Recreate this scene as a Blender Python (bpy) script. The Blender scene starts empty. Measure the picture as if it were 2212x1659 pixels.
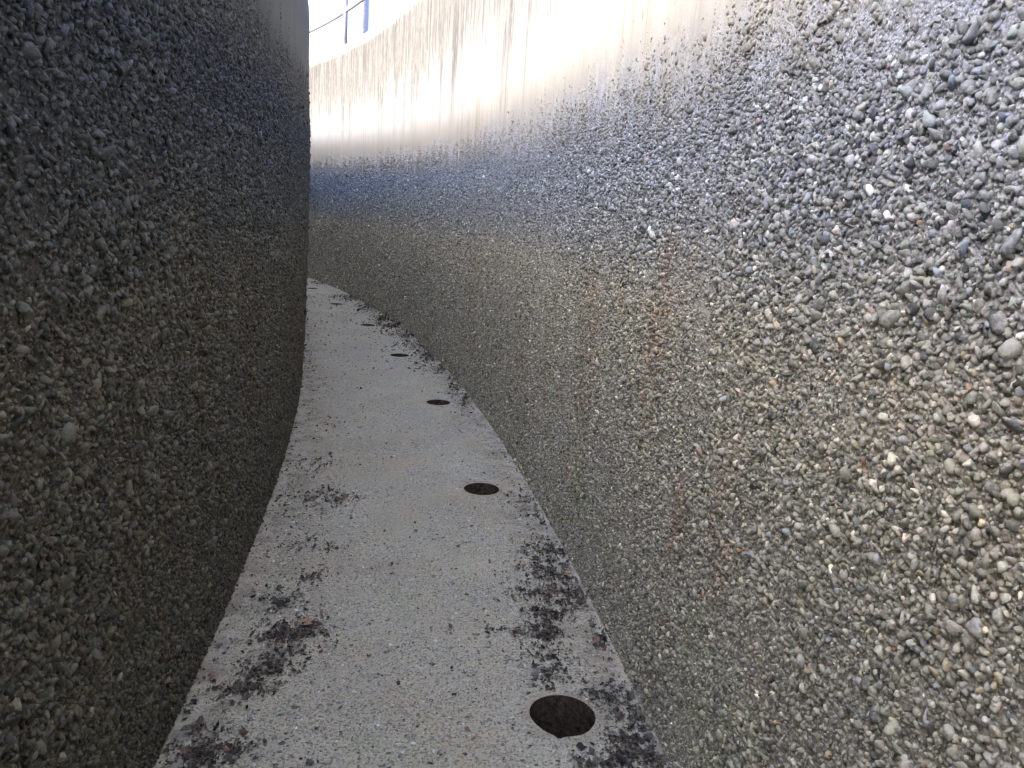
import bpy, math, random
import numpy as np
from mathutils import Vector, Matrix
from mathutils.geometry import delaunay_2d_cdt

scene = bpy.context.scene
rng = np.random.default_rng(11)
random.seed(5)

# ------------------------------------------------------------------ camera
PITCH, ROLL, EYE = math.radians(12.0), math.radians(3.5), 1.4
fw = Vector((0, math.cos(PITCH), -math.sin(PITCH)))
r0 = Vector((1, 0, 0)); u0 = r0.cross(fw)
rt = math.cos(ROLL) * r0 + math.sin(ROLL) * u0
up = -math.sin(ROLL) * r0 + math.cos(ROLL) * u0
cam_data = bpy.data.cameras.new("camera")
cam = bpy.data.objects.new("camera", cam_data)
scene.collection.objects.link(cam)
m = Matrix((rt, up, -fw)).transposed().to_4x4()
m.translation = Vector((0, 0, EYE))
cam.matrix_world = m
cam_data.sensor_width = 36.0
cam_data.lens = 36.0 * 1650.0 / 2212.0
cam_data.clip_start = 0.02
cam_data.clip_end = 3000
cam_data.dof.use_dof = True
cam_data.dof.focus_distance = 3.2
cam_data.dof.aperture_fstop = 28.0
scene.camera = cam

# ------------------------------------------------------------------ light
SUN_EL, SUN_AZ = math.radians(25), math.radians(-106)      # azimuth from +Y towards +X: high over the low left wall
world = bpy.data.worlds.new("World"); scene.world = world
world.use_nodes = True
wn = world.node_tree
bg = wn.nodes["Background"]
sky = wn.nodes.new("ShaderNodeTexSky")
sky.sky_type = 'NISHITA'; sky.sun_disc = False
sky.sun_elevation = SUN_EL; sky.sun_rotation = SUN_AZ
sky.air_density = 0.6; sky.dust_density = 4.0; sky.ozone_density = 0.0
wn.links.new(sky.outputs[0], bg.inputs[0])
bg.inputs[1].default_value = 0.15
sd = bpy.data.lights.new("sun", 'SUN')
sd.energy = 0.5; sd.angle = math.radians(14); sd.color = (1.0, 0.97, 0.92)
sun = bpy.data.objects.new("sun", sd); scene.collection.objects.link(sun)
sdir = Vector((math.cos(SUN_EL) * math.sin(SUN_AZ), math.cos(SUN_EL) * math.cos(SUN_AZ), math.sin(SUN_EL)))
sun.rotation_euler = sdir.to_track_quat('Z', 'Y').to_euler()
sun.location = sdir * 50
scene.view_settings.view_transform = 'Standard'
scene.view_settings.look = 'None'
scene.view_settings.gamma = 1
scene.view_settings.exposure = 3.55
scene.cycles.max_bounces = 8
scene.cycles.diffuse_bounces = 5

# ------------------------------------------------------------------ plan of the curved passage
CX, CY, RO = -38.834, -3.669, 39.70
RI = 38.362
S0, S1 = -8.0, 44.0

def pol(s, r, z=0.0):
    a = s / RO
    return (CX + r * math.cos(a), CY + r * math.sin(a), z)
def pola(s, r, z):
    a = s / RO
    return np.stack([CX + r * np.cos(a), CY + r * np.sin(a), z], -1)
def top_out(s): return 3.22 + 0.052 * s
def top_in(s): return 2.33 + 0.052 * s
def trans(s): return 1.78 + 0.029 * s          # where the pebbles give way to the smooth band

def swell(z): return .070 * (1 - np.exp(-np.clip(z, 0, None) / 1.1))   # the inner wall bellies out above its foot

# ------------------------------------------------------------------ helpers
def tag(o, label=None, cat=None, group=None, kind=None):
    if label: o['label'] = label
    if cat: o['category'] = cat
    if group: o['group'] = group
    if kind: o['kind'] = kind
    return o

def np_mesh(name, V, F, mat, parent=None, uv=None, col=None, smooth=True):
    """V (n,3), F (m,3) triangles; uv and col per vertex"""
    V = np.ascontiguousarray(V, dtype=np.float32); F = np.ascontiguousarray(F, dtype=np.int32)
    me = bpy.data.meshes.new(name)
    me.vertices.add(len(V)); me.vertices.foreach_set('co', V.ravel())
    me.loops.add(F.size); me.loops.foreach_set('vertex_index', F.ravel())
    me.polygons.add(len(F))
    me.polygons.foreach_set('loop_start', np.arange(0, F.size, 3, dtype=np.int32))
    me.update(calc_edges=True)
    me.validate(verbose=False)
    me.polygons.foreach_set('use_smooth', np.full(len(me.polygons), smooth, dtype=bool))
    idx = np.empty(len(me.loops), dtype=np.int32); me.loops.foreach_get('vertex_index', idx)
    if uv is not None:
        l = me.uv_layers.new(name='UVMap')
        l.data.foreach_set('uv', np.asarray(uv, dtype=np.float32)[idx].ravel())
    if col is not None:
        a = me.color_attributes.new('Col', 'FLOAT_COLOR', 'POINT')
        c = np.ones((len(V), 4), dtype=np.float32); c[:, :3] = col
        a.data.foreach_set('color', c.ravel())
    me.update()
    me.materials.append(mat)
    o = bpy.data.objects.new(name, me)
    scene.collection.objects.link(o)
    if parent: o.parent = parent
    return o

def vnoise(x, y, seed=0):
    xi = np.floor(x).astype(np.int64); yi = np.floor(y).astype(np.int64)
    xf = x - xi; yf = y - yi
    xf = xf * xf * (3 - 2 * xf); yf = yf * yf * (3 - 2 * yf)
    def hsh(a, b):
        n = (a * 374761393 + b * 668265263 + seed * 974634777) & 0xffffffff
        n = ((n ^ (n >> 13)) * 1274126177) & 0xffffffff
        return ((n ^ (n >> 16)) & 0xffff) / 65535.0
    return (hsh(xi, yi) * (1 - xf) + hsh(xi + 1, yi) * xf) * (1 - yf) + (hsh(xi, yi + 1) * (1 - xf) + hsh(xi + 1, yi + 1) * xf) * yf
def fbm(x, y, seed=0, o=3):
    t = 0; a = .5; n = 0
    for k in range(o):
        t = t + a * vnoise(x * 2**k, y * 2**k, seed + k); n += a; a *= .5
    return t / n

# ------------------------------------------------------------------ node helper
class NT:
    def __init__(s, name):
        s.m = bpy.data.materials.new(name); s.m.use_nodes = True
        s.t = s.m.node_tree; s.b = s.t.nodes['Principled BSDF']
    def n(s, typ, **k):
        nd = s.t.nodes.new(typ)
        for a, v in k.items(): setattr(nd, a, v)
        return nd
    def set(s, sock, v):
        if isinstance(v, bpy.types.NodeSocket): s.t.links.new(v, sock)
        elif v is not None:
            if sock.type == 'RGBA' and not isinstance(v, (int, float)) and len(v) == 3: v = (*v, 1)
            sock.default_value = v
    def math(s, op, a, b=None, c=None, clamp=False):
        nd = s.n('ShaderNodeMath', operation=op, use_clamp=clamp)
        s.set(nd.inputs[0], a)
        if b is not None: s.set(nd.inputs[1], b)
        if c is not None: s.set(nd.inputs[2], c)
        return nd.outputs[0]
    def mix(s, f, a, b, mode='MIX'):
        nd = s.n('ShaderNodeMix', data_type='RGBA', blend_type=mode)
        s.set(nd.inputs[0], f); s.set(nd.inputs[6], a); s.set(nd.inputs[7], b)
        return nd.outputs[2]
    def noise(s, vec, scale, detail=3, rough=.55, dims='3D'):
        nd = s.n('ShaderNodeTexNoise', noise_dimensions=dims)
        s.set(nd.inputs['Vector'], vec); nd.inputs['Scale'].default_value = scale
        nd.inputs['Detail'].default_value = detail; nd.inputs['Roughness'].default_value = rough
        return nd.outputs['Fac']
    def vor(s, vec, scale, rand=1.0, feature='F1', dims='2D'):
        nd = s.n('ShaderNodeTexVoronoi', voronoi_dimensions=dims, feature=feature)
        s.set(nd.inputs['Vector'], vec); nd.inputs['Scale'].default_value = scale
        nd.inputs['Randomness'].default_value = rand
        return nd
    def ramp(s, f, pts, interp='LINEAR'):
        nd = s.n('ShaderNodeValToRGB'); nd.color_ramp.interpolation = interp
        e = nd.color_ramp.elements
        while len(e) < len(pts): e.new(.5)
        for i, (p, c) in enumerate(pts):
            e[i].position = p; e[i].color = (*c, 1) if not isinstance(c, (int, float)) else (c, c, c, 1)
        s.set(nd.inputs[0], f)
        return nd.outputs[0]
    def sstep(s, v, lo, hi):
        nd = s.n('ShaderNodeMapRange', interpolation_type='SMOOTHSTEP')
        s.set(nd.inputs[0], v); s.set(nd.inputs[1], lo); s.set(nd.inputs[2], hi)
        return nd.outputs[0]
    def scale(s, vec, xyz, off=(0, 0, 0)):
        nd = s.n('ShaderNodeMapping'); s.set(nd.inputs[0], vec)
        nd.inputs['Scale'].default_value = xyz; nd.inputs['Location'].default_value = off
        return nd.outputs[0]
    def sep(s, vec):
        nd = s.n('ShaderNodeSeparateXYZ'); s.set(nd.inputs[0], vec); return nd.outputs
    def bump(s, h, dist, strength=1.0, normal=None):
        nd = s.n('ShaderNodeBump'); s.set(nd.inputs['Height'], h)
        nd.inputs['Distance'].default_value = dist; nd.inputs['Strength'].default_value = strength
        if normal is not None: s.set(nd.inputs['Normal'], normal)
        return nd.outputs[0]
    def out(s, col, rough=.9, normal=None, spec=.25):
        s.set(s.b.inputs['Base Color'], col); s.set(s.b.inputs['Roughness'], rough)
        s.b.inputs['Specular IOR Level'].default_value = spec
        if normal is not None: s.set(s.b.inputs['Normal'], normal)
        return s.m

def wall_zone(N, uv, base, s_, v_, t0=1.78):
    """tints shared by mortar and stones: upper band blued and darkened, foot lightened to even the light; rust and algae blotches"""
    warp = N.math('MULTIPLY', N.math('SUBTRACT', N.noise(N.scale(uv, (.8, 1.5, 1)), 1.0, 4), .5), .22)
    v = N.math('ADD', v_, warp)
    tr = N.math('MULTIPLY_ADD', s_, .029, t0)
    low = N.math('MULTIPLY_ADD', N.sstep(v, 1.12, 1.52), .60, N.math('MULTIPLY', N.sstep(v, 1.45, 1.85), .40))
    col = N.mix(N.math('MULTIPLY', low, .9), base, (0.49, 0.615, 0.95), 'MULTIPLY')  # bluish upper band, darkened in colour to offset the stronger light up there
    d = N.math('SUBTRACT', v, tr)
    # olive/cream bloom just under the smooth band
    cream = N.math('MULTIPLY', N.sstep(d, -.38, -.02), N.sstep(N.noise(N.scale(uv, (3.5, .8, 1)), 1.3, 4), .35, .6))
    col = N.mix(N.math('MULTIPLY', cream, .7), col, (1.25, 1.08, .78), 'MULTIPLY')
    # below the blue band: warm/olive tone, lightened to make up for light falloff
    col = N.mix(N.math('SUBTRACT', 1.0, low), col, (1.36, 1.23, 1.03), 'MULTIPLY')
    n1 = N.noise(N.scale(uv, (2.6, .9, 1), (4.3, 1.7, 0)), 1.6, 6, .65)
    rust = N.math('MULTIPLY', N.sstep(n1, .56, .70), N.sstep(N.noise(uv, 60, 3), .42, .6))
    rust = N.math('MULTIPLY', rust, N.sstep(v_, 1.75, 1.15))
    col = N.mix(N.math('MULTIPLY', rust, .75), col, (.95, .58, .42), 'MULTIPLY')
    for (s0, z0, ws, wz) in ((6.72, .92, .20, .42), (9.85, .92, .30, .30), (5.95, 1.0, .12, .35), (5.35, .75, .10, .25), (8.2, .7, .2, .3)):
        q = N.math('ADD', N.math('POWER', N.math('DIVIDE', N.math('SUBTRACT', s_, s0), ws), 2.0), N.math('POWER', N.math('DIVIDE', N.math('SUBTRACT', v_, z0), wz), 2.0))
        k = N.math('MULTIPLY', N.sstep(q, 1.3, .1), N.sstep(N.noise(N.scale(uv, (30, 22, 1), (s0, 0, 0)), 1.0, 5, .7), .44, .60))
        col = N.mix(N.math('MULTIPLY', k, .55), col, (.84, .56, .42), 'MULTIPLY')
    n2 = N.noise(N.scale(uv, (2.2, 1.1, 1), (9.1, 3.7, 0)), 1.4, 5, .6)
    alg = N.math('MULTIPLY', N.sstep(n2, .52, .66), N.sstep(v_, 1.3, .8))
    col = N.mix(N.math('MULTIPLY', alg, .3), col, (.88, .97, .70), 'MULTIPLY')
    return col, d

def wall_material(name, top_c, streaks=(), dark=1.0, tone=1.0, t0=1.78, mould=.90):
    N = NT(name)
    uv = N.n('ShaderNodeUVMap').outputs[0]
    x = N.sep(uv); s_, v_ = x[0], x[1]
    # coarse pebble look where no modelled stones stand (far away), mortar close by
    vo = N.vor(uv, 78)
    cell = N.sep(vo.outputs['Color'])
    peb = N.ramp(cell[0], [(0, (.05, .052, .05)), (.3, (.14, .145, .135)), (.6, (.26, .26, .245)), (.85, (.38, .37, .34)), (1, (.56, .55, .50))])
    peb = N.mix(N.math('GREATER_THAN', cell[1], .93), peb, (.30, .20, .13))
    peb = N.mix(1.0, peb, (1.25, 1.25, 1.22), 'MULTIPLY')
    peb = N.mix(N.math('MULTIPLY', N.sstep(vo.outputs['Distance'], .38, .62), .6), peb, (.09, .088, .08))  # crevice shade painted between the far pebbles
    g = N.noise(uv, 260, 4, .7)
    mort = N.ramp(g, [(.25, (.15, .15, .142)), (.5, (.27, .268, .255)), (.75, (.40, .39, .37))])
    far = N.sstep(s_, 9.5, 13.0)
    vs = N.vor(uv, 175); c2 = N.sep(vs.outputs['Color'])
    grit = N.ramp(c2[0], [(0, (.09, .09, .085)), (.5, (.19, .19, .175)), (.85, (.30, .29, .27)), (1, (.46, .45, .42))])
    grit = N.mix(N.math('MULTIPLY', N.sstep(vs.outputs['Distance'], .35, .6), .6), grit, (.06, .06, .055))  # same painted crevice shade between the grit cells
    mort = N.mix(N.math('MULTIPLY', N.sstep(N.noise(uv, 22, 4), .40, .55), .8), mort, grit)
    rough_col = N.mix(far, mort, peb)
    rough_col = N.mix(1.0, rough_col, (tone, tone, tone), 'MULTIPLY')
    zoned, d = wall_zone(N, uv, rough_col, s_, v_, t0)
    # smooth band
    st1 = N.noise(N.scale(uv, (9, .35, 1)), 1.0, 6, .65)
    st2 = N.noise(N.scale(uv, (38, 1.3, 1), (3, 0, 0)), 1.0, 5, .7)
    smooth = N.ramp(N.math('ADD', N.math('MULTIPLY', st1, .6), N.math('MULTIPLY', st2, .4)), [(.28, (.110, .115, .121)), (.45, (.150, .157, .165)), (.60, (.172, .180, .189))])
    top = N.math('SUBTRACT', N.math('MULTIPLY_ADD', s_, .052, top_c), v_)        # metres below the coping
    smooth = N.mix(N.math('MULTIPLY', N.sstep(top, 1.3, .3), .45), smooth, (.075, .077, .080))
    # mildew under the coping, running down in streaks
    reach = N.math('MULTIPLY_ADD', N.noise(N.scale(uv, (1.9, .01, 1), (1.3, 0, 0)), 1.0, 3, .6), 1.7, -.22)
    reach = N.math('ADD', reach, N.math('MULTIPLY', N.noise(N.scale(uv, (11, .02, 1), (5.3, 0, 0)), 1.0, 5, .75), 1.3))
    mil = N.sstep(N.math('SUBTRACT', reach, top), -.25, .45)
    mil = N.math('MULTIPLY', mil, N.sstep(N.math('SUBTRACT', top, N.math('MULTIPLY', N.noise(N.scale(uv, (7, .01, 1), (7, 0, 0)), 1.0, 4, .7), .26)), -.05, .05))
    brk = N.sstep(N.math('ADD', N.math('MULTIPLY', N.noise(N.scale(uv, (13, .9, 1), (2, 0, 0)), 1, 5, .7), .65), N.math('MULTIPLY', N.noise(N.scale(uv, (34, 9, 1)), 1, 4, .7), .35)), .38, .60)
    mil = N.math('MULTIPLY', mil, N.math('MULTIPLY_ADD', brk, .50, .50))
    smooth = N.mix(N.math('MULTIPLY', mil, mould), smooth, (.010, .010, .0105))
    fine = N.math('MULTIPLY', N.sstep(st2, .56, .70), N.sstep(top, 2.6, .2))
    smooth = N.mix(N.math('MULTIPLY', fine, .22), smooth, (.07, .069, .066))
    och = N.math('MULTIPLY', N.sstep(N.noise(N.scale(uv, (3.1, .3, 1), (2.2, 5, 0)), 1.0, 3), .62, .70), .4)
    smooth = N.mix(och, smooth, (.10, .088, .066))
    for (s0, w, a, zlo) in streaks:
        wob = N.math('MULTIPLY', N.math('SUBTRACT', N.noise(N.scale(uv, (.2, 1.6, 1), (s0, 0, 0)), 1.0, 2), .5), .05)
        dd = N.math('ABSOLUTE', N.math('SUBTRACT', N.math('ADD', s_, wob), s0))
        k = N.math('MULTIPLY', N.sstep(dd, w, w * .35), N.sstep(v_, zlo, zlo + .35))
        smooth = N.mix(N.math('MULTIPLY', k, a), smooth, (.022, .022, .022))
    # cream lower rim of the band, lightened to offset the sun's penumbra, with rust specks
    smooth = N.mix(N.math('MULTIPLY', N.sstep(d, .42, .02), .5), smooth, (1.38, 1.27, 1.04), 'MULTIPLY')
    smooth = N.mix(1.0, smooth, (dark, dark, dark), 'MULTIPLY')
    sp = N.noise(N.scale(uv, (34, 15, 1)), 1.0, 5, .7)
    spk = N.math('MULTIPLY', N.sstep(sp, .60, .66), N.math('MULTIPLY', N.sstep(d, .55, .1), N.sstep(N.noise(uv, 2.3, 3), .42, .6)))
    smooth = N.mix(N.math('MULTIPLY', spk, .8), smooth, (.13, .085, .05))
    edge = N.math('ADD', d, N.math('MULTIPLY', N.math('SUBTRACT', N.noise(N.scale(uv, (30, 7, 1)), 1.0, 5, .75), .5), .32))
    sm = N.sstep(edge, -.30, .10)
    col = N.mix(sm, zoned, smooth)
    # relief
    farb = N.math('ADD', N.math('MULTIPLY', N.math('SUBTRACT', 1.0, vo.outputs['Distance']), far), N.math('MULTIPLY', N.math('SUBTRACT', 1.0, vs.outputs['Distance']), N.math('MULTIPLY_ADD', far, -.6, .6)))
    h = N.math('ADD', N.math('MULTIPLY', farb, 1.0), N.math('MULTIPLY', g, .6))
    h = N.math('MULTIPLY', h, N.math('SUBTRACT', 1.0, sm))
    nrm = N.bump(h, .006)
    h2 = N.math('ADD', N.noise(N.scale(uv, (6, 1.5, 1)), 3, 5), N.math('MULTIPLY', N.sstep(N.noise(uv, 45, 3), .62, .70), -.25))
    nrm = N.bump(N.math('MULTIPLY', h2, sm), .0018, 1.0, nrm)
    return N.out(col, .92, nrm, .2)

def pebble_material(name, tone=1.0, t0=1.78):
    N = NT(name)
    uv = N.n('ShaderNodeUVMap').outputs[0]
    x = N.sep(uv)
    at = N.n('ShaderNodeAttribute', attribute_name='Col').outputs[0]
    geo = N.n('ShaderNodeTexCoord').outputs['Object']
    n = N.noise(geo, 220, 4, .7)
    col = N.mix(.65, at, N.ramp(n, [(.3, (.62, .62, .62)), (.7, (1.35, 1.35, 1.33))]), 'MULTIPLY')
    # cement film clinging to some stones
    film = N.math('MULTIPLY', N.sstep(N.noise(geo, 75, 4, .65), .48, .60), .7)
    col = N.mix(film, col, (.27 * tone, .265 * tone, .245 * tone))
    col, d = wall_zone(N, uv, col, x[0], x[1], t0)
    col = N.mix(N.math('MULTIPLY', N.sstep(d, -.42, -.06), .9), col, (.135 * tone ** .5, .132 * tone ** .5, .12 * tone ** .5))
    return N.out(col, .80 if tone > 1 else .62, N.bump(n, .0014), .2 if tone > 1 else .35)

# ------------------------------------------------------------------ stones set in the walls and the floor
def ico(sub):
    import bmesh
    bm = bmesh.new(); bmesh.ops.create_icosphere(bm, subdivisions=sub, radius=1.0)
    V = np.array([v.co[:] for v in bm.verts]); F = np.array([[v.index for v in f.verts] for f in bm.faces]); bm.free()
    keep = V[F].mean(1)[:, 2] > -.55
    F = F[keep]; used = np.unique(F); mp = -np.ones(len(V), int); mp[used] = np.arange(len(used))
    return V[used], mp[F]
def dome(n=6):
    a = np.arange(n) * 2 * np.pi / n
    V = np.concatenate([np.stack([np.cos(a), np.sin(a), np.full(n, -.2)], -1), np.stack([.55 * np.cos(a + .5), .55 * np.sin(a + .5), np.full(n, .75)], -1)[::2], [[0, 0, 1.0]]])
    h = n // 2; F = []
    for i in range(n):
        j = (i + 1) % n; t = n + (i // 2)
        F.append([i, j, t])
        if i % 2 == 1: F.append([j, n + (((i + 1) // 2) % h), t])
    for i in range(h): F.append([n + i, n + (i + 1) % h, n + h])
    return V, np.array(F)
PROTO = {}
for lod, (V, F) in {0: ico(2), 1: ico(1), 2: dome(6)}.items():
    lst = []
    for k in range(14):
        d = V.copy()
        for j in range(9 if lod < 2 else 2):           # random flattening planes give river-stone facets
            ax = rng.normal(size=3); ax /= np.linalg.norm(ax)
            p = d @ ax; lim = rng.uniform(.48, .85)
            d = d - np.outer(np.clip(p - lim, 0, None) * .93, ax)
        w = rng.normal(size=3) * 1.8
        d = d * (1 + .12 * np.sin(d @ w + k))[:, None]
        lst.append(d)
    PROTO[lod] = (lst, F)

PAL = np.array([(.165, .17, .15), (.24, .24, .225), (.085, .088, .085), (.42, .41, .375), (.29, .26, .20), (.17, .185, .21), (.22, .14, .11), (.30, .29, .27), (.20, .21, .18), (.56, .55, .51), (.36,.25,.19)])
PW = np.array([.30, .25, .15, .025, .018, .07, .002, .10, .075, .005, .0008]); PW /= PW.sum()

def stone_arrays(s, z, minor, elong, thick, ang, sink, lodv, place, tilt=.36, rise=0.0, colmul=(1, 1, 1), pal=None, pw=None):
    """place(s, z, h) maps wall coordinates + height above surface to world"""
    Vs, Fs, Us, Cs = [], [], [], []; off = 0
    pal = PAL if pal is None else pal; pw = PW if pw is None else pw
    cid = rng.choice(len(pal), size=len(s), p=pw)
    col = pal[cid] * np.where(np.arange(len(s)) % 9 == 0, 1.25, 1)[:, None] * rng.uniform(.42, 1.50, (len(s), 1)) * (1 + rng.normal(0, .02, (len(s), 3))) * np.array(colmul)
    kind = rng.integers(0, 14, len(s))
    tx, ty = rng.normal(0, tilt, len(s)), rng.normal(0, tilt, len(s))
    for lod in (0, 1, 2):
        lst, F = PROTO[lod]
        for k in range(14):
            i = np.nonzero((lodv == lod) & (kind == k))[0]
            if not len(i): continue
            P = lst[k]
            a = P[None, :, 0] * minor[i, None]; b = P[None, :, 1] * (minor * elong)[i, None]; c = P[None, :, 2] * thick[i, None]
            c = c + a * tx[i, None] + b * ty[i, None]
            ca, sa = np.cos(ang[i])[:, None], np.sin(ang[i])[:, None]
            ds = a * ca - b * sa; dz = a * sa + b * ca
            S = s[i, None] + ds; Z = z[i, None] + dz; H = c - sink[i, None] + rise
            W = place(S, Z, H)
            n = len(P)
            Vs.append(W.reshape(-1, 3)); Us.append(np.stack([S, Z], -1).reshape(-1, 2))
            Cs.append(np.repeat(col[i], n, 0))
            Fs.append((F[None] + (off + np.arange(len(i)) * n)[:, None, None]).reshape(-1, 3)); off += len(i) * n
    return np.concatenate(Vs), np.concatenate(Fs), np.concatenate(Us), np.concatenate(Cs)

def wall_stones(side, parent, mat, seed, smax, tone):
    cell = .0098 if side > 0 else .0112
    r = RO if side > 0 else RI
    sg = -1.0 if side > 0 else 1.0
    gs = np.arange(-1.0, smax, cell); gz = np.arange(.002, 2.65, cell)
    S, Z = np.meshgrid(gs, gz); S = S.ravel(); Z = Z.ravel()
    S = S + rng.uniform(-.5, .5, len(S)) * cell; Z = Z + rng.uniform(-.5, .5, len(Z)) * cell
    edge = Z - ((1.78 if side > 0 else 1.96) + .029 * S) + (fbm(S * 14, Z * 4, seed + 3) - .5) * .30 + (fbm(S * 1.1, Z * .3, seed + 8, 2) - .5) * .20
    patch = fbm(S * 5, Z * 4, seed, 4)                           # bald mortar patches
    keep = rng.random(len(S)) < np.clip(1.0 - 2.4 * np.clip(patch - .60, 0, 1), .55, 1) * np.clip((.01 - edge) / .24, 0, 1) ** .7
    W = pola(S, np.full(len(S), r), Z)
    dist = np.linalg.norm(W - np.array([0, 0, EYE]), axis=1)
    # far away every stone is a pixel or less: thin them out
    keep &= rng.random(len(S)) < np.clip(1.25 - (dist - 6.0) / 8.0, .30, 1)
    keep &= (S > 1.0) | (rng.random(len(S)) < .35)
    S, Z, edge, patch, dist = S[keep], Z[keep], edge[keep], patch[keep], dist[keep]
    n = len(S)
    minor = np.clip(rng.lognormal(math.log(.0047), .34, n), .0026, .0095)
    big = rng.random(n) < .014
    minor[big] = rng.uniform(.009, .0135, big.sum())
    minor *= np.where((patch > .56), .8, 1)
    minor *= np.where((Z > 1.25 + .3 * (fbm(S * 2, Z * 2, 77) - .5)) & (S < 7.5), 1.14, 1.0) if side > 0 else 1.32
    minor *= np.clip(.25 + dist / 7.0, 1.0, 2.3)
    elong = rng.uniform(1.0, 1.55, n); elong[big] = rng.uniform(1.1, 1.6, big.sum())
    thick = minor * rng.uniform(.75, 1.2, n)
    ang = rng.normal(0, .65, n) * 1.0
    sink = thick * np.clip(rng.normal(.10, .28, n) + np.clip(edge + .30, 0, .33) * 2.2, -.1, .90) + .0016 * np.clip((edge + .34) / .2, 0, 1)
    lod = np.where(dist < 2.0, 0, np.where(dist < 4.2, 1, 2))
    lod = np.where((lod == 0) & (minor < .0036), 1, lod)
    lod = np.where(S < 3.0 if side > 0 else S < 3.4, 2, lod)
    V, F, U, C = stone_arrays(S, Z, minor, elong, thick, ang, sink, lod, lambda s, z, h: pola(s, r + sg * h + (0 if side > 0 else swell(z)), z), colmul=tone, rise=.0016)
    if side < 0: F = F[:, ::-1]
    o = np_mesh('pebble_facing', V, F[:, ::-1], mat, parent, uv=U, col=C)
    tag(o, kind='stuff')
    print(side, 'stones', n, 'tris', len(F))
    return o

def wall_mesh(name, r, topf, thick_dir, mat, seed):
    """front face towards the passage, small round coping arris, back face"""
    ss = np.arange(S0, S1 + .01, .2)
    zf = np.concatenate([[-.6, 0.0], np.linspace(.06, 1.0, 55)[1:]])
    rows = []
    T = topf(ss)
    def zcol(fr): return fr
    prof = []
    for f in np.linspace(0, 1, 40): prof.append((0.0, 'f', f))
    V, U = [], []
    cols = []
    for f in np.linspace(0, 1, 40):
        z = -.6 + (T - .03 + .6) * f
        wav = (fbm(ss * 1.5, z * 1.2, seed, 3) - .5) * .0016 * (1 if f > 0 else 0)
        cols.append((wav * thick_dir, z))
    rough_top = (fbm(ss * 3, ss * 0, seed + 5, 3) - .5) * .012
    for (dr, dz) in [(.006, -.012), (.018, -.003), (.035, 0), (.16, .004), (.27, 0), (.30, -.02)]:
        cols.append((np.full(len(ss), dr * thick_dir), T + dz + rough_top))
    cols.append((np.full(len(ss), .30 * thick_dir), np.full(len(ss), -.6)))
    n = len(ss)
    for dr, z in cols:
        V.append(pola(ss, r + dr + (swell(z) if thick_dir < 0 else 0), z)); U.append(np.stack([ss, z], -1))
    m_ = len(cols); V = np.concatenate(V); U = np.concatenate(U)
    F = []
    for j in range(m_ - 1):
        for i in range(n - 1):
            a, b, c, d = j * n + i, j * n + i + 1, (j + 1) * n + i + 1, (j + 1) * n + i
            F += [[a, b, c], [a, c, d]] if thick_dir < 0 else [[a, c, b], [a, d, c]]
    # end caps
    for e in (0, n - 1):
        for j in range(1, m_ - 1):
            F.append([e, j * n + e, (j + 1) * n + e])
    return np_mesh(name, V, np.array(F), mat, uv=U)

m_peb = pebble_material('river_pebble', 1.6)
m_pebd = pebble_material('shade_dark_river_pebble', .6, 1.96)  # left wall's shade painted in as darker stone
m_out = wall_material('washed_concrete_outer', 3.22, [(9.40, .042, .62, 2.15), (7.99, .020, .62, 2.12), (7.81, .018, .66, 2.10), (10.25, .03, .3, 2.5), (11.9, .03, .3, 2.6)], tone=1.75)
m_in = wall_material('washed_concrete_inner', 2.33, dark=1.25, tone=.38, t0=1.96, mould=.35)  # low tone darkens the mortar for the same painted shade

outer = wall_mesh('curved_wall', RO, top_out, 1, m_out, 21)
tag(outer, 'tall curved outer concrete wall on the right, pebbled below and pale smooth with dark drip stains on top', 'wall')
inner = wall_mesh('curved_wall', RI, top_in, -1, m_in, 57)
tag(inner, 'dark shaded inner pebbled concrete wall on the left, bulging towards the passage', 'wall')
wall_stones(1, outer, m_peb, 101, 22.0, (1.58, 1.58, 1.52))
wall_stones(-1, inner, m_pebd, 202, 14.0, (.33, .355, .34))  # stone colours pulled down to deepen the left wall's shade

# ------------------------------------------------------------------ holes in the floor
HOLES = [(.205, 1.985), (-.127, 3.86), (-.56, 5.74), (-1.16, 7.66), (-1.88, 9.66), (-2.77, 11.70), (-3.71, 13.83)]
HR = [.0965, .094, .092, .094, .093, .094, .093]
hole_loops = []
for k, ((hx, hy), hr) in enumerate(zip(HOLES, HR)):
    n = 72 if k < 2 else 40
    a = np.arange(n) * 2 * np.pi / n
    rr = hr * (1 + .03 * (fbm(2 + np.cos(a) * 1.5, 2 + np.sin(a) * 1.5, 40 + k) - .5) * 2 + .012 * (fbm(9 + np.cos(a) * 4, 9 + np.sin(a) * 4, 80 + k) - .5) * 2)
    if k == 0:
        rr += .013 * np.exp(-((a - math.radians(262)) / .10) ** 2) - .004 * np.exp(-((a - math.radians(215)) / .35) ** 2)
    hole_loops.append(np.stack([hx + rr * np.cos(a), hy + rr * np.sin(a)], -1))

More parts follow.
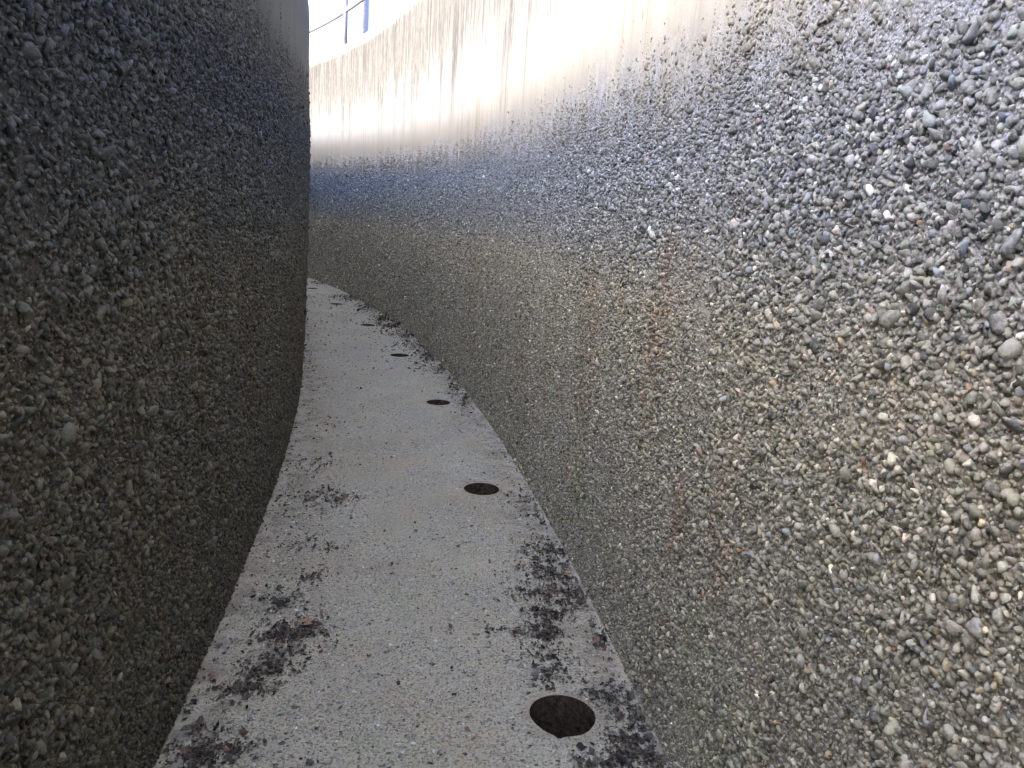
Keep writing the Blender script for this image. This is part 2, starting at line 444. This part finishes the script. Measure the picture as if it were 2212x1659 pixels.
# ------------------------------------------------------------------ floor
def floor_material():
    N = NT('exposed_aggregate_floor')
    ob = N.n('ShaderNodeTexCoord').outputs['Object']
    sub = N.n('ShaderNodeVectorMath', operation='SUBTRACT'); N.set(sub.inputs[0], ob); sub.inputs[1].default_value = (CX, CY, 0)
    ln = N.n('ShaderNodeVectorMath', operation='LENGTH'); N.set(ln.inputs[0], sub.outputs[0])
    ro = N.math('SUBTRACT', RO, ln.outputs['Value']); ri = N.math('SUBTRACT', ln.outputs['Value'], RI)
    big = N.noise(ob, 1.6, 5, .6)
    cem = N.ramp(N.math('ADD', N.math('MULTIPLY', big, .5), N.math('MULTIPLY', N.noise(ob, 38, 5, .7), .5)), [(.30, (.46, .392, .275)), (.50, (.62, .543, .395)), (.70, (.73, .65, .485))])
    vo = N.vor(ob, 92); c = N.sep(vo.outputs['Color'])
    st = N.ramp(c[0], [(0, (.22, .21, .19)), (.3, (.42, .40, .36)), (.7, (.60, .57, .51)), (1, (.75, .72, .66))])
    st = N.mix(N.math('GREATER_THAN', c[1], .90), st, (.36, .29, .22))
    inpeb = N.math('MULTIPLY', N.sstep(vo.outputs['Distance'], .44, .30), N.math('GREATER_THAN', c[2], .35))
    col = N.mix(N.math('MULTIPLY', inpeb, .65), cem, st)
    # dark fine pits between the stones
    pit = N.sstep(N.noise(ob, 130, 4, .72), .56, .63)
    pit = N.math('MULTIPLY', pit, N.math('MULTIPLY_ADD', N.sstep(N.noise(ob, 6, 4), .35, .6), .6, .4))
    edgeband = N.math('MINIMUM', ro, ri)
    en = N.math('ADD', edgeband, N.math('MULTIPLY', N.math('SUBTRACT', N.noise(ob, 14, 4), .5), .06))
    sm = N.sstep(en, .085, .045)          # trowelled strip along each wall
    pit = N.math('MULTIPLY', pit, N.math('MULTIPLY_ADD', sm, -.7, 1.0))
    col = N.mix(N.math('MULTIPLY', pit, .85), col, (.10, .088, .07))
    col = N.mix(N.math('MULTIPLY', sm, .75), col, N.mix(N.noise(ob, 25, 4), (.51, .455, .36), (.70, .63, .51)))
    # pinkish-tan and pale greenish blotches of dried dust, dirtier towards the walls
    tan = N.math('MULTIPLY', N.sstep(N.noise(N.scale(ob, (1, .7, 1), (3, 1, 0)), 3.2, 4), .45, .66), .40)
    col = N.mix(tan, col, (1.10, 1.0, .86), 'MULTIPLY')
    gr = N.math('MULTIPLY', N.sstep(N.noise(N.scale(ob, (1, .6, 1), (8, 5, 0)), 4.0, 4), .54, .7), .35)
    col = N.mix(gr, col, (.93, 1.06, .84), 'MULTIPLY')
    dirt = N.math('MULTIPLY', N.sstep(en, .38, .02), N.sstep(N.noise(ob, 7, 6, .75), .42, .62))
    col = N.mix(N.math('MULTIPLY', dirt, .55), col, (.17, .135, .10))
    # green chalky smear
    def seg(ax, ay, bx, by):
        pa = N.n('ShaderNodeVectorMath', operation='SUBTRACT'); N.set(pa.inputs[0], ob); pa.inputs[1].default_value = (ax, ay, 0)
        dp = N.n('ShaderNodeVectorMath', operation='DOT_PRODUCT'); N.set(dp.inputs[0], pa.outputs[0])
        L2 = (bx - ax) ** 2 + (by - ay) ** 2; dp.inputs[1].default_value = ((bx - ax) / L2, (by - ay) / L2, 0)
        t = N.math('MAXIMUM', N.math('MINIMUM', dp.outputs['Value'], 1.0), 0.0)
        sc = N.n('ShaderNodeVectorMath', operation='SCALE'); sc.inputs[0].default_value = (bx - ax, by - ay, 0); N.set(sc.inputs['Scale'], t)
        df = N.n('ShaderNodeVectorMath', operation='DISTANCE'); N.set(df.inputs[0], pa.outputs[0]); N.set(df.inputs[1], sc.outputs[0])
        return df.outputs['Value']
    g = N.math('MINIMUM', seg(-.655, 1.70, -.62, 1.86), seg(-.62, 1.86, -.59, 1.97))
    g = N.math('MULTIPLY', N.sstep(g, .020, .003), N.sstep(N.noise(ob, 130, 3), .45, .6))
    col = N.mix(N.math('MULTIPLY', g, .5), col, (.10, .30, .20))
    # rusty rim about each hole
    rim = None
    for (hx, hy), hr in zip(HOLES, HR):
        df = N.n('ShaderNodeVectorMath', operation='DISTANCE'); N.set(df.inputs[0], ob); df.inputs[1].default_value = (hx, hy, 0)
        d = N.math('SUBTRACT', df.outputs['Value'], hr)
        rim = d if rim is None else N.math('MINIMUM', rim, d)
    rm = N.math('MULTIPLY', N.sstep(rim, .05, .0), N.sstep(N.noise(ob, 40, 4), .35, .6))
    col = N.mix(N.math('MULTIPLY', rm, .45), col, (.40, .29, .19))
    h = N.math('ADD', N.math('MULTIPLY', inpeb, .35), N.math('MULTIPLY', pit, -1.0))
    h = N.math('ADD', h, N.math('MULTIPLY', N.noise(ob, 60, 5, .7), .8))
    return N.out(col, .9, N.bump(h, .0042), .2)
m_floor = floor_material()

fs = np.arange(S0, S1 + .01, .25)
rim_pts = [pol(s, RO + .04)[:2] for s in fs] + [pol(s, RI - .04)[:2] for s in fs[::-1]]
pts = [Vector(p) for p in rim_pts]; faces_in = [list(range(len(pts)))]
hole_edge_sets = []
edges = [(i, (i + 1) % len(pts)) for i in range(len(pts))]
for lp in hole_loops:
    b = len(pts); pts += [Vector(p) for p in lp]; n = len(lp)
    edges += [(b + i, b + (i + 1) % n) for i in range(n)]
vo, eo, fo, _, _, _ = delaunay_2d_cdt(pts, edges, [], 1, 1e-6)
VV = np.array([(v[0], v[1], 0) for v in vo])
FF = []
for f in fo:
    c = VV[list(f)].mean(0)
    inside = False
    for (hx, hy), lp in zip(HOLES, hole_loops):
        if math.hypot(c[0] - hx, c[1] - hy) < .13:
            an = math.atan2(c[1] - hy, c[0] - hx) % (2 * math.pi); k_ = an / (2 * math.pi) * len(lp); i0 = int(k_) % len(lp); i1 = (i0 + 1) % len(lp)
            p0, p1 = lp[i0], lp[i1]                       # which side of the rim segment in this direction
            if (p1[0] - p0[0]) * (c[1] - p0[1]) - (p1[1] - p0[1]) * (c[0] - p0[0]) > -1e-7: inside = True
    if inside: continue
    cr = math.hypot(c[0] - CX, c[1] - CY)
    if cr > RO + .06 or cr < RI - .06: continue
    f = list(f)
    ar = np.cross(VV[f[1]] - VV[f[0]], VV[f[2]] - VV[f[0]])[2]
    FF.append(f if ar > 0 else f[::-1])
FF = np.array(FF)
# thickness of the slab at the hole rims comes from each hole's own liner
floor = np_mesh('path', VV, FF, m_floor, smooth=False)
tag(floor, kind='structure')

# low worn stones standing a little proud of the floor
def floor_stones():
    N = NT('floor_stone')
    at = N.n('ShaderNodeAttribute', attribute_name='Col').outputs[0]
    ob = N.n('ShaderNodeTexCoord').outputs['Object']
    n = N.noise(ob, 200, 4, .7)
    col = N.mix(.6, at, N.ramp(n, [(.3, .6), (.7, 1.35)]), 'MULTIPLY')
    col = N.mix(N.math('MULTIPLY', N.sstep(N.noise(ob, 60, 4), .42, .6), .6), col, (.62, .55, .42))
    mat = N.out(col, .85, N.bump(n, .001), .2)
    cnt = 60000
    s = rng.uniform(4.6, 11.5, cnt) if False else 4.4 + 8.0 * rng.random(cnt) ** 1.35
    o = rng.uniform(.02, RO - RI - .02, cnt)
    P = pola(s, RI + o, np.zeros(cnt))
    ok = (fbm(P[:, 0] * 4, P[:, 1] * 4, 9) > .40) & (rng.random(cnt) < np.clip(np.minimum(o, RO - RI - o) / .12, .15, 1))
    for (hx, hy), hr in zip(HOLES, HR): ok &= np.hypot(P[:, 0] - hx, P[:, 1] - hy) > hr + .012
    s, o = s[ok], o[ok]; n_ = len(s)
    minor = np.clip(rng.lognormal(math.log(.0036), .50, n_), .0016, .014)
    thick = np.minimum(minor * .5, .0026)
    pal = np.array([(.38, .36, .32), (.54, .51, .45), (.22, .21, .19), (.70, .67, .60), (.56, .45, .34), (.12, .11, .10)])
    pw = np.array([.3, .3, .13, .12, .06, .09])
    d = np.hypot(s - 3.7, 0)
    lod = np.where(d < 2.6, 1, 2)
    V, F, U, C = stone_arrays(s, o, minor, rng.uniform(1, 1.7, n_), thick, rng.uniform(0, 3.14, n_), thick * rng.uniform(.1, .55, n_), lod, lambda a, b, h: pola(a, RI + b, h), .12, pal=pal, pw=pw / pw.sum())
    ob_ = np_mesh('floor_aggregate', V, F[:, ::-1], mat, floor, uv=U, col=C)
    tag(ob_, kind='stuff')
floor_stones()

# holes: each a lined well in the slab
def soil_mat(name, a, b, sc=60):
    N = NT(name); ob = N.n('ShaderNodeTexCoord').outputs['Object']
    n = N.noise(ob, sc, 6, .75)
    col = N.ramp(n, [(.35, a), (.65, b)])
    return N.out(col, .95, N.bump(n, .008), .1)
m_liner = soil_mat('rusty_hole_wall', (.035, .026, .020), (.19, .13, .095))
m_soil = soil_mat('hole_soil', (.010, .008, .007), (.065, .048, .036))
hl = ['largest nearest dark round hole in the floor, chipped at its front rim', 'second dark round hole from the viewer, beside the brownish litter stain',
      'third round floor hole from the viewer', 'fourth round floor hole, level with the dark litter along the wall', 'fifth round floor hole, near the brown litter by the wall',
      'sixth round floor hole, a thin dark slit far down the path', 'farthest round floor hole, half beside the left wall edge']
for k, lp in enumerate(hole_loops):
    hx, hy = HOLES[k]; n = len(lp)
    root = bpy.data.objects.new('floor_hole', None); scene.collection.objects.link(root); root.location = (hx, hy, -.2)
    tag(root, hl[k], 'hole', 'round holes along the path')
    loc = lp - np.array([hx, hy])
    rows = [(-0.0005, 1.004), (-.006, 1.0), (-.03, .995), (-.07, 1.0), (-.12, .99), (-.17, .98), (-.215, .97)]
    V = []; 
    for j, (z, sc) in enumerate(rows):
        a = np.arctan2(loc[:, 1], loc[:, 0])
        w = 1 + (0 if j == 0 else .05) * (fbm(5 + np.cos(a) * 3, 5 + np.sin(a) * 3 + j * .7, 300 + k) - .5)
        V.append(np.c_[loc * (sc * w)[:, None], np.full(n, z + .2)])
    F = []
    for j in range(len(rows) - 1):
        for i in range(n):
            i2 = (i + 1) % n; a_, b_, c_, d_ = j * n + i, j * n + i2, (j + 1) * n + i2, (j + 1) * n + i
            F += [[a_, c_, b_], [a_, d_, c_]]
    o = np_mesh('hole_lining', np.concatenate(V), np.array(F), m_liner, root)
    # bottom: lumpy soil disc
    rr = [0, .25, .5, .75, 1.0]; V = [[0, 0, 0.012]]; F = []
    for j, q in enumerate(rr[1:]):
        for i in range(n):
            x, y = loc[i] * q * .985
            V.append([x, y, .03 * fbm(np.array([x * 40 + 9]), np.array([y * 40 + 9]), k)[0]])
    for i in range(n): F.append([0, 1 + i, 1 + (i + 1) % n])
    for j in range(3):
        for i in range(n):
            i2 = (i + 1) % n; a_, b_, c_, d_ = 1 + j * n + i, 1 + j * n + i2, 1 + (j + 1) * n + i2, 1 + (j + 1) * n + i
            F += [[a_, d_, c_], [a_, c_, b_]]
    np_mesh('hole_bottom', np.array(V), np.array(F), m_soil, root)

# ------------------------------------------------------------------ litter of dark flakes along the walls
def litter():
    N = NT('dark_litter')
    at = N.n('ShaderNodeAttribute', attribute_name='Col').outputs[0]
    ob = N.n('ShaderNodeTexCoord').outputs['Object']
    n = N.noise(ob, 150, 3)
    mat = N.out(N.mix(.5, at, N.ramp(n, [(.3, .6), (.7, 1.3)]), 'MULTIPLY'), .9, None, .15)
    # x, y, rx, ry, count, brown
    C = [(-.745, 1.735, .065, .05, 420, 0), (-.68, 1.76, .035, .03, 150, 0), (-.80, 1.83, .02, .02, 30, .3), (-.74, 2.02, .05, .035, 300, 0), (-.70, 2.14, .055, .07, 420, 0),
         (-.67, 2.36, .075, .07, 620, 0), (-.74, 2.33, .04, .04, 160, 0), (-.80, 2.55, .06, .05, 160, 0), (-.74, 2.75, .06, .06, 100, 0), (-.86, 3.05, .07, .10, 100, 0), (-.92, 3.55, .10, .12, 330, .1),
         (-.85, 3.62, .10, .07, 160, 0), (-.75, 3.02, .05, .03, 50, 0), (-1.06, 4.1, .09, .12, 130, .2), (-1.2, 4.9, .06, .10, 70, .2),
         (.20, 3.12, .085, .09, 430, .1), (.20, 2.92, .10, .09, 420, .1), (.17, 2.73, .10, .08, 380, .15), (.27, 2.70, .07, .09, 300, .15), (.18, 2.56, .05, .06, 250, .1), (.17, 2.43, .05, .05, 240, 0),
         (.18, 2.29, .05, .05, 210, 0), (.17, 2.18, .04, .04, 120, 0), (.07, 2.42, .02, .03, 50, 0), (-.01, 2.44, .03, .015, 40, 0), (.29, 2.82, .05, .06, 140, .3),
         (.37, 2.42, .03, .07, 160, 0), (.37, 2.10, .05, .06, 130, 0), (.43, 2.0, .05, .06, 260, 0), (.40, 1.90, .04, .05, 220, 0), (.36, 1.82, .07, .05, 240, 0), (.30, 1.77, .06, .03, 150, 0), (.44, 1.80, .04, .05, 150, 0), (.30, 2.08, .03, .04, 60, 0),
         (.10, 3.72, .08, .13, 170, .9), (.16, 3.5, .05, .10, 80, .8), (-.36, 5.85, .04, .25, 300, .2), (-.47, 6.3, .05, .22, 210, .3), (-.52, 6.65, .05, .2, 100, .5), (-.70, 7.1, .05, .22, 200, .5), (-.86, 7.75, .09, .40, 620, .3),
         (-1.00, 8.35, .16, .35, 620, .5), (-1.28, 9.0, .12, .25, 260, .5), (-1.55, 9.75, .16, .35, 380, .5), (-1.8, 10.4, .10, .4, 330, .8), (-2.25, 11.6, .12, .5, 330, .3), (-2.75, 12.8, .2, .6, 420, .2), (-3.7, 14.9, .5, .3, 380, .7)]
    P = []; B = []
    for (x, y, rx, ry, c, b) in C:
        c = int(c * 2.3)
        q = rng.standard_t(3.2, size=(c, 2)).clip(-3.2, 3.2) * .60 * np.array([rx, ry]) + np.array([x, y])
        cl = fbm(q[:, 0] * 38, q[:, 1] * 38, 61, 2)
        q = q[(cl > .44) | (rng.random(len(q)) < .22)]; P.append(q); B.append(np.full(len(q), b))
    # stray crumbs over the whole path, more beside the walls
    c = 11000; s = 4.4 + 13 * rng.random(c) ** 1.3; w = RO - RI
    o = np.where(rng.random(c) < .62, np.where(rng.random(c) < .5, rng.exponential(.08, c), w - rng.exponential(.08, c)), rng.uniform(0, w, c))
    q = pola(s, RI + o, np.zeros(c))[:, :2]; P.append(q); B.append(np.full(c, .35)); nstray = c
    P = np.concatenate(P); B = np.concatenate(B); stray = np.zeros(len(P), bool); stray[-nstray:] = True
    r = np.hypot(P[:, 0] - CX, P[:, 1] - CY); s_ = np.arctan2(P[:, 1] - CY, P[:, 0] - CX) * RO
    ok = (r > RI + .012) & (r < RO - .012)
    for (hx, hy), hr in zip(HOLES, HR): ok &= np.hypot(P[:, 0] - hx, P[:, 1] - hy) > hr + .012
    P, B, stray = P[ok], B[ok], stray[ok]
    n_ = len(P)
    # crumpled flake: ragged 3x3 sheet
    g = np.array([(i - 1, j - 1) for j in range(3) for i in range(3)], float)
    V, F, Cc = [], [], []
    base = np.array([[0, 1, 4], [0, 4, 3], [1, 2, 5], [1, 5, 4], [3, 4, 7], [3, 7, 6], [4, 5, 8], [4, 8, 7]])
    d = np.hypot(P[:, 0], P[:, 1])
    size = np.clip(rng.lognormal(math.log(.0024), .60, n_), .0009, .012) * np.where(stray, .85, 1) * np.clip(d / 5, 1, 2.2)
    G = g[None] + rng.normal(0, .30, (n_, 9, 2))
    a = rng.uniform(0, 6.28, n_); asp = rng.uniform(.35, 1, n_)
    X = G[:, :, 0] * size[:, None]; Y = G[:, :, 1] * (size * asp)[:, None]
    curl = rng.uniform(-.6, 1.0, n_)[:, None] * (G[:, :, 0] ** 2) * .45 + rng.normal(0, .28, (n_, 9))
    Z = curl * size[:, None]
    tx = rng.normal(0, .35, n_)[:, None]; Z = Z + X * tx
    Z = Z - Z.min(1, keepdims=True) + .0006 + np.where(stray, 0, rng.exponential(.0013, n_))[:, None]
    ca, sa = np.cos(a)[:, None], np.sin(a)[:, None]
    WX = P[:, 0, None] + X * ca - Y * sa; WY = P[:, 1, None] + X * sa + Y * ca
    V = np.stack([WX, WY, Z], -1).reshape(-1, 3)
    F = (base[None] + (np.arange(n_) * 9)[:, None, None]).reshape(-1, 3)
    grey = np.array([.105, .092, .076]); brown = np.array([.19, .12, .082])
    isb = rng.random(n_) < (B * .6 + .14)
    col = np.where(isb[:, None], brown, grey) * rng.lognormal(0, .45, (n_, 1))
    Cc = np.repeat(col, 9, 0)
    o = np_mesh('leaf_litter', V, F, mat, col=Cc, smooth=False)
    tag(o, 'dark crumbled leaf litter and moss flakes gathered along both walls on the path', 'litter', kind='stuff')
    print('flakes', n_)
litter()

# ------------------------------------------------------------------ dry leaves
def leaf_mat(name, c1, c2):
    N = NT(name); ob = N.n('ShaderNodeTexCoord').outputs['Object']
    return N.out(N.ramp(N.noise(ob, 90, 4), [(.35, c1), (.65, c2)]), .75, None, .2)
def leaf(loc, size, rot, mat, label, lobes=5, seed=0):
    R_ = random.Random(seed)
    outline = []
    n = lobes * 2
    for i in range(n + 1):
        t = -math.pi * .86 + 2 * math.pi * .86 * i / n
        rr = (1.0 - .25 * abs(t) / math.pi) * R_.uniform(.85, 1.1) if i % 2 == 1 else R_.uniform(.38, .5)
        outline.append((rr * math.cos(t), rr * math.sin(t)))
    def h(x, y): return .22 * (x * x * .6 + abs(y) * .9) + .05 * math.sin(5 * x + 3 * y)
    V = [(-.1, 0, h(-.1, 0))]
    for x, y in outline: V.append((x * .5, y * .5, h(x * .5, y * .5) + .02))
    for x, y in outline: V.append((x, y, h(x, y) + R_.uniform(-.03, .08)))
    m_ = len(outline); F = []
    for i in range(m_ - 1):
        F += [[0, 1 + i, 2 + i], [1 + i, 1 + m_ + i, 2 + m_ + i], [1 + i, 2 + m_ + i, 2 + i]]
    V = np.array(V) * size; V[:, 2] += .002
    V2 = V.copy(); V2[:, 2] -= .0006; k = len(V)
    F = F + [[a + k, c + k, b + k] for a, b, c in F]
    root = np_mesh('dry_leaf', np.concatenate([V, V2]), np.array(F), mat, smooth=False)
    root.location = loc; root.rotation_euler = (R_.uniform(-.15, .15), R_.uniform(-.15, .15), rot)
    tag(root, label, 'leaf', 'dry leaves on the path')
    # stalk
    a = np.arange(6) * math.pi / 3; V = []; F = []
    for j in range(5):
        for t in a: V.append((-.1 * size - j * .18 * size, .0008 * math.cos(t) + .02 * size * j * j * .2, .003 + .0008 * math.sin(t) + .001 * j))
    for j in range(4):
        for i in range(6):
            i2 = (i + 1) % 6; F += [[j * 6 + i, j * 6 + i2, j * 6 + 6 + i2], [j * 6 + i, j * 6 + 6 + i2, j * 6 + 6 + i]]
    np_mesh('stalk', np.array(V), np.array(F), mat, root)
    return root
m_l1 = leaf_mat('tan_leaf', (.34, .20, .12), (.50, .33, .22))
m_l2 = leaf_mat('pink_leaf', (.42, .27, .22), (.56, .40, .34))
m_l3 = leaf_mat('orange_leaf', (.30, .15, .06), (.46, .27, .12))
leaf((-.655, 2.385, .014), .034, .6, m_l1, 'pinkish tan lobed dry leaf on the dark litter patch by the left wall', 5, 1)
leaf((.225, 2.665, .012), .022, 2.3, m_l2, 'small pale pink dry leaf on the dark litter by the right wall', 3, 2)
leaf((.265, 2.875, .012), .022, -.6, m_l3, 'small orange brown dry leaf on the dark litter farther along the right wall', 3, 3)

# ------------------------------------------------------------------ loose stones
def loose_stone(loc, size, label, c, seed):
    import bmesh
    N = NT('loose_stone_grey'); ob = N.n('ShaderNodeTexCoord').outputs['Object']
    n = N.noise(ob, 120, 5, .7)
    mat = N.out(N.ramp(n, [(.3, tuple(v * .6 for v in c)), (.7, tuple(v * 1.4 for v in c))]), .8, N.bump(n, .002), .3)
    bm = bmesh.new(); bmesh.ops.create_icosphere(bm, subdivisions=3, radius=1)
    V = np.array([v.co[:] for v in bm.verts]); F = np.array([[v.index for v in f.verts] for f in bm.faces]); bm.free()
    r_ = np.random.default_rng(seed)
    for j in range(11):
        ax = r_.normal(size=3); ax /= np.linalg.norm(ax)
        V = V - np.outer(np.clip(V @ ax - r_.uniform(.5, .8), 0, None) * .92, ax)
    V = V * size * np.array([1, .8, .7]); V[:, 2] -= V[:, 2].min()
    o = np_mesh('loose_stone', V, F, mat, smooth=False)
    o.location = loc; o.rotation_euler = (0, 0, seed); tag(o, label, 'stone', 'loose stones on the path')
loose_stone((-.462, 1.717, .0005), .0125, 'dark grey angular stone nearest the viewer, at the bottom of the path', (.15, .15, .145), 3)
loose_stone((-.29, 2.085, .0005), .0095, 'small dark rounded stone lying alone in the middle of the path', (.085, .085, .085), 5)
loose_stone((-.137, 2.185, .0005), .0075, 'tiny charcoal stone lying farthest forward in the middle of the path', (.06, .06, .058), 8)
loose_stone((-.60, 1.79, .0005), .0085, 'small grey brown stone beside the green chalk smear', (.13, .12, .11), 12)

# ------------------------------------------------------------------ twig leaning on the wall foot
def tube(name, pts, rad, mat, parent=None, n=8):
    V, F = [], []
    pts = [Vector(p) for p in pts]
    for i, p in enumerate(pts):
        t = (pts[min(i + 1, len(pts) - 1)] - pts[max(i - 1, 0)]).normalized()
        x = t.cross(Vector((0, 0, 1)));
        if x.length < 1e-3: x = Vector((1, 0, 0))
        x.normalize(); y = t.cross(x); r = rad if not isinstance(rad, (list, tuple)) else rad[i]
        for k in range(n):
            a = 2 * math.pi * k / n; V.append((p + x * r * math.cos(a) + y * r * math.sin(a))[:])
    for i in range(len(pts) - 1):
        for k in range(n):
            k2 = (k + 1) % n; a, b, c, d = i * n + k, i * n + k2, (i + 1) * n + k2, (i + 1) * n + k
            F += [[a, b, c], [a, c, d]]
    for e, rev in ((0, True), (len(pts) - 1, False)):
        for k in range(1, n - 1):
            f = [e * n, e * n + k, e * n + k + 1]; F.append(f[::-1] if rev else f)
    return np_mesh(name, np.array(V), np.array(F), mat, parent)
m_twig = leaf_mat('twig_bark', (.03, .02, .015), (.07, .05, .04))
tw = tube('twig', [(-.375, 6.16, .006), (-.372, 6.18, .06), (-.358, 6.19, .12), (-.350, 6.20, .17)], [.005, .005, .004, .003], m_twig)
tag(tw, 'short dark twig leaning against the foot of the right wall', 'twig')

# ------------------------------------------------------------------ railing on the outer wall
def paint(name, c):
    N = NT(name); ob = N.n('ShaderNodeTexCoord').outputs['Object']
    n = N.noise(ob, 30, 4)
    return N.out(N.mix(N.sstep(n, .45, .7), c, tuple(v * .8 for v in c)), .4, N.bump(n, .0006), .5)
m_rail = paint('lilac_grey_paint', (.16, .16, .22))
m_col = paint('pale_lilac_paint', (.18, .177, .235))
RR = RO + .06
root = bpy.data.objects.new('railing', None); scene.collection.objects.link(root); root.location = pol(18.2, RR, top_out(18.2))
tag(root, 'painted pipe railing running along the top of the tall right wall', 'railing')
def rel(p): return tuple(a - b for a, b in zip(p, root.location))
def add_rail(h, rad):
    tube('rail', [rel(pol(s, RR, top_out(s) + h)) for s in np.arange(2, 40.1, .3)], rad, m_rail, root, 12)
add_rail(.56, .042); add_rail(1.24, .042)
for s in np.arange(18.25 - 4.6 * 3, 40, 4.6):
    T = top_out(s)
    post = tube('post', [rel(pol(s, RR, T - .01)), rel(pol(s, RR, T + 1.22))], .036, m_rail, root, 14)
    fl = tube('base_plate', [rel(pol(s, RR, T - .004)), rel(pol(s, RR, T + .016))], .065, m_rail, post, 16)
# column
sC = 18.55; rC = RO + .45
colr = bpy.data.objects.new('column', None); scene.collection.objects.link(colr); colr.location = pol(sC, rC, 0)
tag(colr, 'thick round pale lilac column rising behind the wall top beside the railing post', 'column')
tube('shaft', [(0, 0, -.5), (0, 0, 8.5)], .092, m_col, colr, 40)
tube('collar', [(0, 0, 8.44), (0, 0, 8.56)], .16, m_col, colr, 40)
tube('foot', [(0, 0, -.55), (0, 0, -.42)], .2, m_col, colr, 40)

# ------------------------------------------------------------------ ground around the structure
N = NT('ground_gravel'); ob = N.n('ShaderNodeTexCoord').outputs['Object']
gm = N.out(N.ramp(N.noise(ob, 3, 6), [(.3, (.16, .15, .12)), (.7, (.27, .25, .21))]), .95, None, .1)
gv = np.array([(-900, -900, -.5), (900, -900, -.5), (900, 900, -.5), (-900, 900, -.5)], float)
g = np_mesh('ground', gv, np.array([[0, 1, 2], [0, 2, 3]]), gm, smooth=False)
tag(g, kind='structure')
